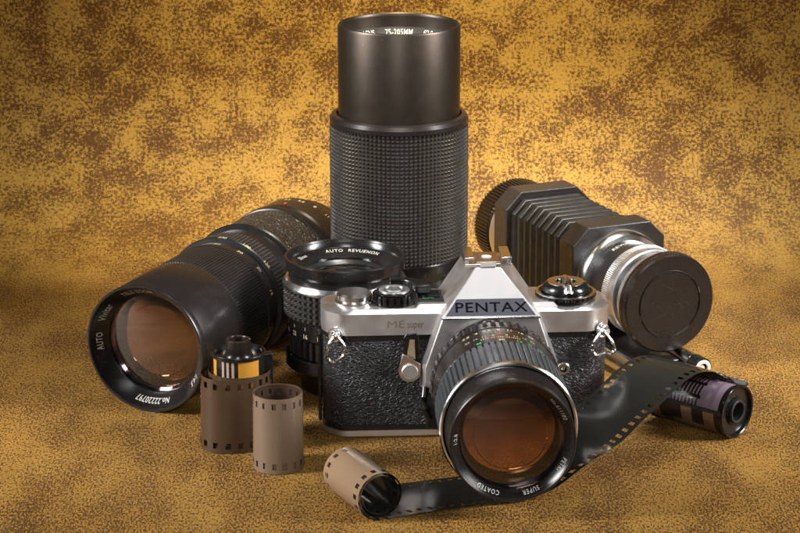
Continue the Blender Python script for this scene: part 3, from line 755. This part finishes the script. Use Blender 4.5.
# ------------------------------------------------------------------ film
def film_mesh(pt, length, pitch=4.75, wid=35.0, sub=2, off=0.0):
    """pt(s, v) with s along the film and v across it; the perforations are real holes"""
    ss = []; hole = []
    n = int(length/pitch)
    for k in range(n):
        a = k*pitch
        for x0, x1, h in ((0, 1.38, 0), (1.38, 3.38, 1), (3.38, 4.75, 0)):
            for q in range(sub): ss.append(a+x0+(x1-x0)*q/sub); hole.append(h)
    ss.append(n*pitch)
    vs = [0, 1.0, 2.0, 4.8, 6, 10, 14, 17.5, 21, 25, 29, 30.2, 33.0, 34, 35.0]
    mb = MB(); mb.surf(ss, vs, pt, skip=lambda i, j: hole[i] and j in (2, 11)); return mb
def film_obj(mb, name, parent, outm, inm, flip=False):
    if flip: mb.f = [tuple(reversed(f_)) for f_ in mb.f]
    o = mb.build(name, [outm, inm, outm], parent, sharp=60)
    s = o.modifiers.new('thickness', 'SOLIDIFY'); s.thickness = 0.13*MM; s.offset = 0; s.material_offset = 1; s.material_offset_rim = 0
    e = o.modifiers.new('crisp edges', 'EDGE_SPLIT'); e.split_angle = R(45)
    return o
# standing coils
fc = thing('film_coil', 'loose coil of brown film wrapped round the upright cartridge', 'film', (-74.2, -6.5, 0), 0, 'coils of film')
def sp1(s, v):
    th = s/15.4; E = 132/15.4
    a = R(-62)+th-E; lean = (v/35-0.5)
    q = (th-E+R(70))/R(48)
    r = 14.3+0.18*th+4.2*math.exp(-q*q)
    return ((r-0.5*lean)*math.cos(a)*(1-0.02*lean), (r-0.5*lean)*math.sin(a), 0.2+v)
film_obj(film_mesh(sp1, 136), 'film_band', fc, 'film_brown', 'film_brown')
fc = thing('film_coil', 'small empty coil of rosy tan film standing on end in front of the cartridge', 'film', (-54.5, -39.5, 0), 0, 'coils of film')
def sp2(s, v):
    th = s/11.6; r = 11.85-0.10*th; a = R(40)+th
    fl = 1-0.03*(v/35)
    return (r*fl*math.cos(a)*1.0, r*fl*math.sin(a), 0.2+v)
film_obj(film_mesh(lambda s, v: sp2(s, 35-v) if False else sp2(s, v), 152), 'film_band', fc, 'film_pink', 'film_inner')

# the long strip from the lying cartridge to the front coil
fs = thing('film_strip', 'dark film strip arching from the lying cartridge to a tan coil in front', 'film', (0, -80, 0), 0)
def W(t, z): return (140-.675*t, 15.5-.737*t, z)
FAR = (-.737, .675, 0)
rows = [ # centre xyz, far-ruling xyz
 (*W(-10, 17), *FAR), (*W(-4, 24.5), *FAR), (*W(3, 29), *FAR), (*W(12, 33), *FAR), (*W(24, 35.5), *FAR), (*W(36, 34), *FAR), (*W(49, 29.5), *FAR), (*W(66, 23.8), *FAR),
 (*W(80, 20), -.73, .67, 0.10), (*W(92, 14.5), -.73, .66, -.1), (*W(106, 8.2), -.70, .68, -.30),
 (56, -67, 3.2, -.62, .76, -.12), (44, -69.5, 1.6, -.53, .84, 0), (30, -72, 1.0, -.48, .87, 0), (15, -76.5, 0.8, -.45, .89, 0), (0, -81.5, 0.5, -.446, .895, 0), (-16, -88.5, 0.35, -.446, .895, 0)]
cv = curve3(rows, 14)
cum = [0]
for a, b in zip(cv, cv[1:]): cum.append(cum[-1]+math.dist(a[:3], b[:3]))
import bisect
def strip(s, v):
    i = min(max(bisect.bisect_right(cum, s)-1, 0), len(cv)-2); t = min(1, (s-cum[i])/(cum[i+1]-cum[i]+1e-9))
    q = [a+(b-a)*t for a, b in zip(cv[i], cv[i+1])]; c_ = Vector(q[:3]); rr = Vector(q[3:]).normalized()
    p = c_ + rr*(v-17.5); cup = 0.5*(1-((v-17.5)/17.5)**2)
    return (p.x, p.y+80, max(p.z+cup*0.6, 0.3))
film_obj(film_mesh(strip, cum[-1], sub=3), 'strip', fs, 'film_dark', 'film_tan', flip=True)
cdir = Vector((.446, -.895, 0)); ed = Vector((.895, .446, 0)); cc = Vector((-16, -88.5, 11.2))
def spc(s, v):
    th = s/10.4; r = 10.9-0.20*th
    p = cc - ed*(r*math.sin(th)) + Vector((0, 0, -r*math.cos(th))) - cdir*(v-17.5)
    return (p.x, p.y+80, max(p.z, 0.35))
film_obj(film_mesh(spc, 150), 'coil', fs, 'film_dark', 'film_tan', flip=True)
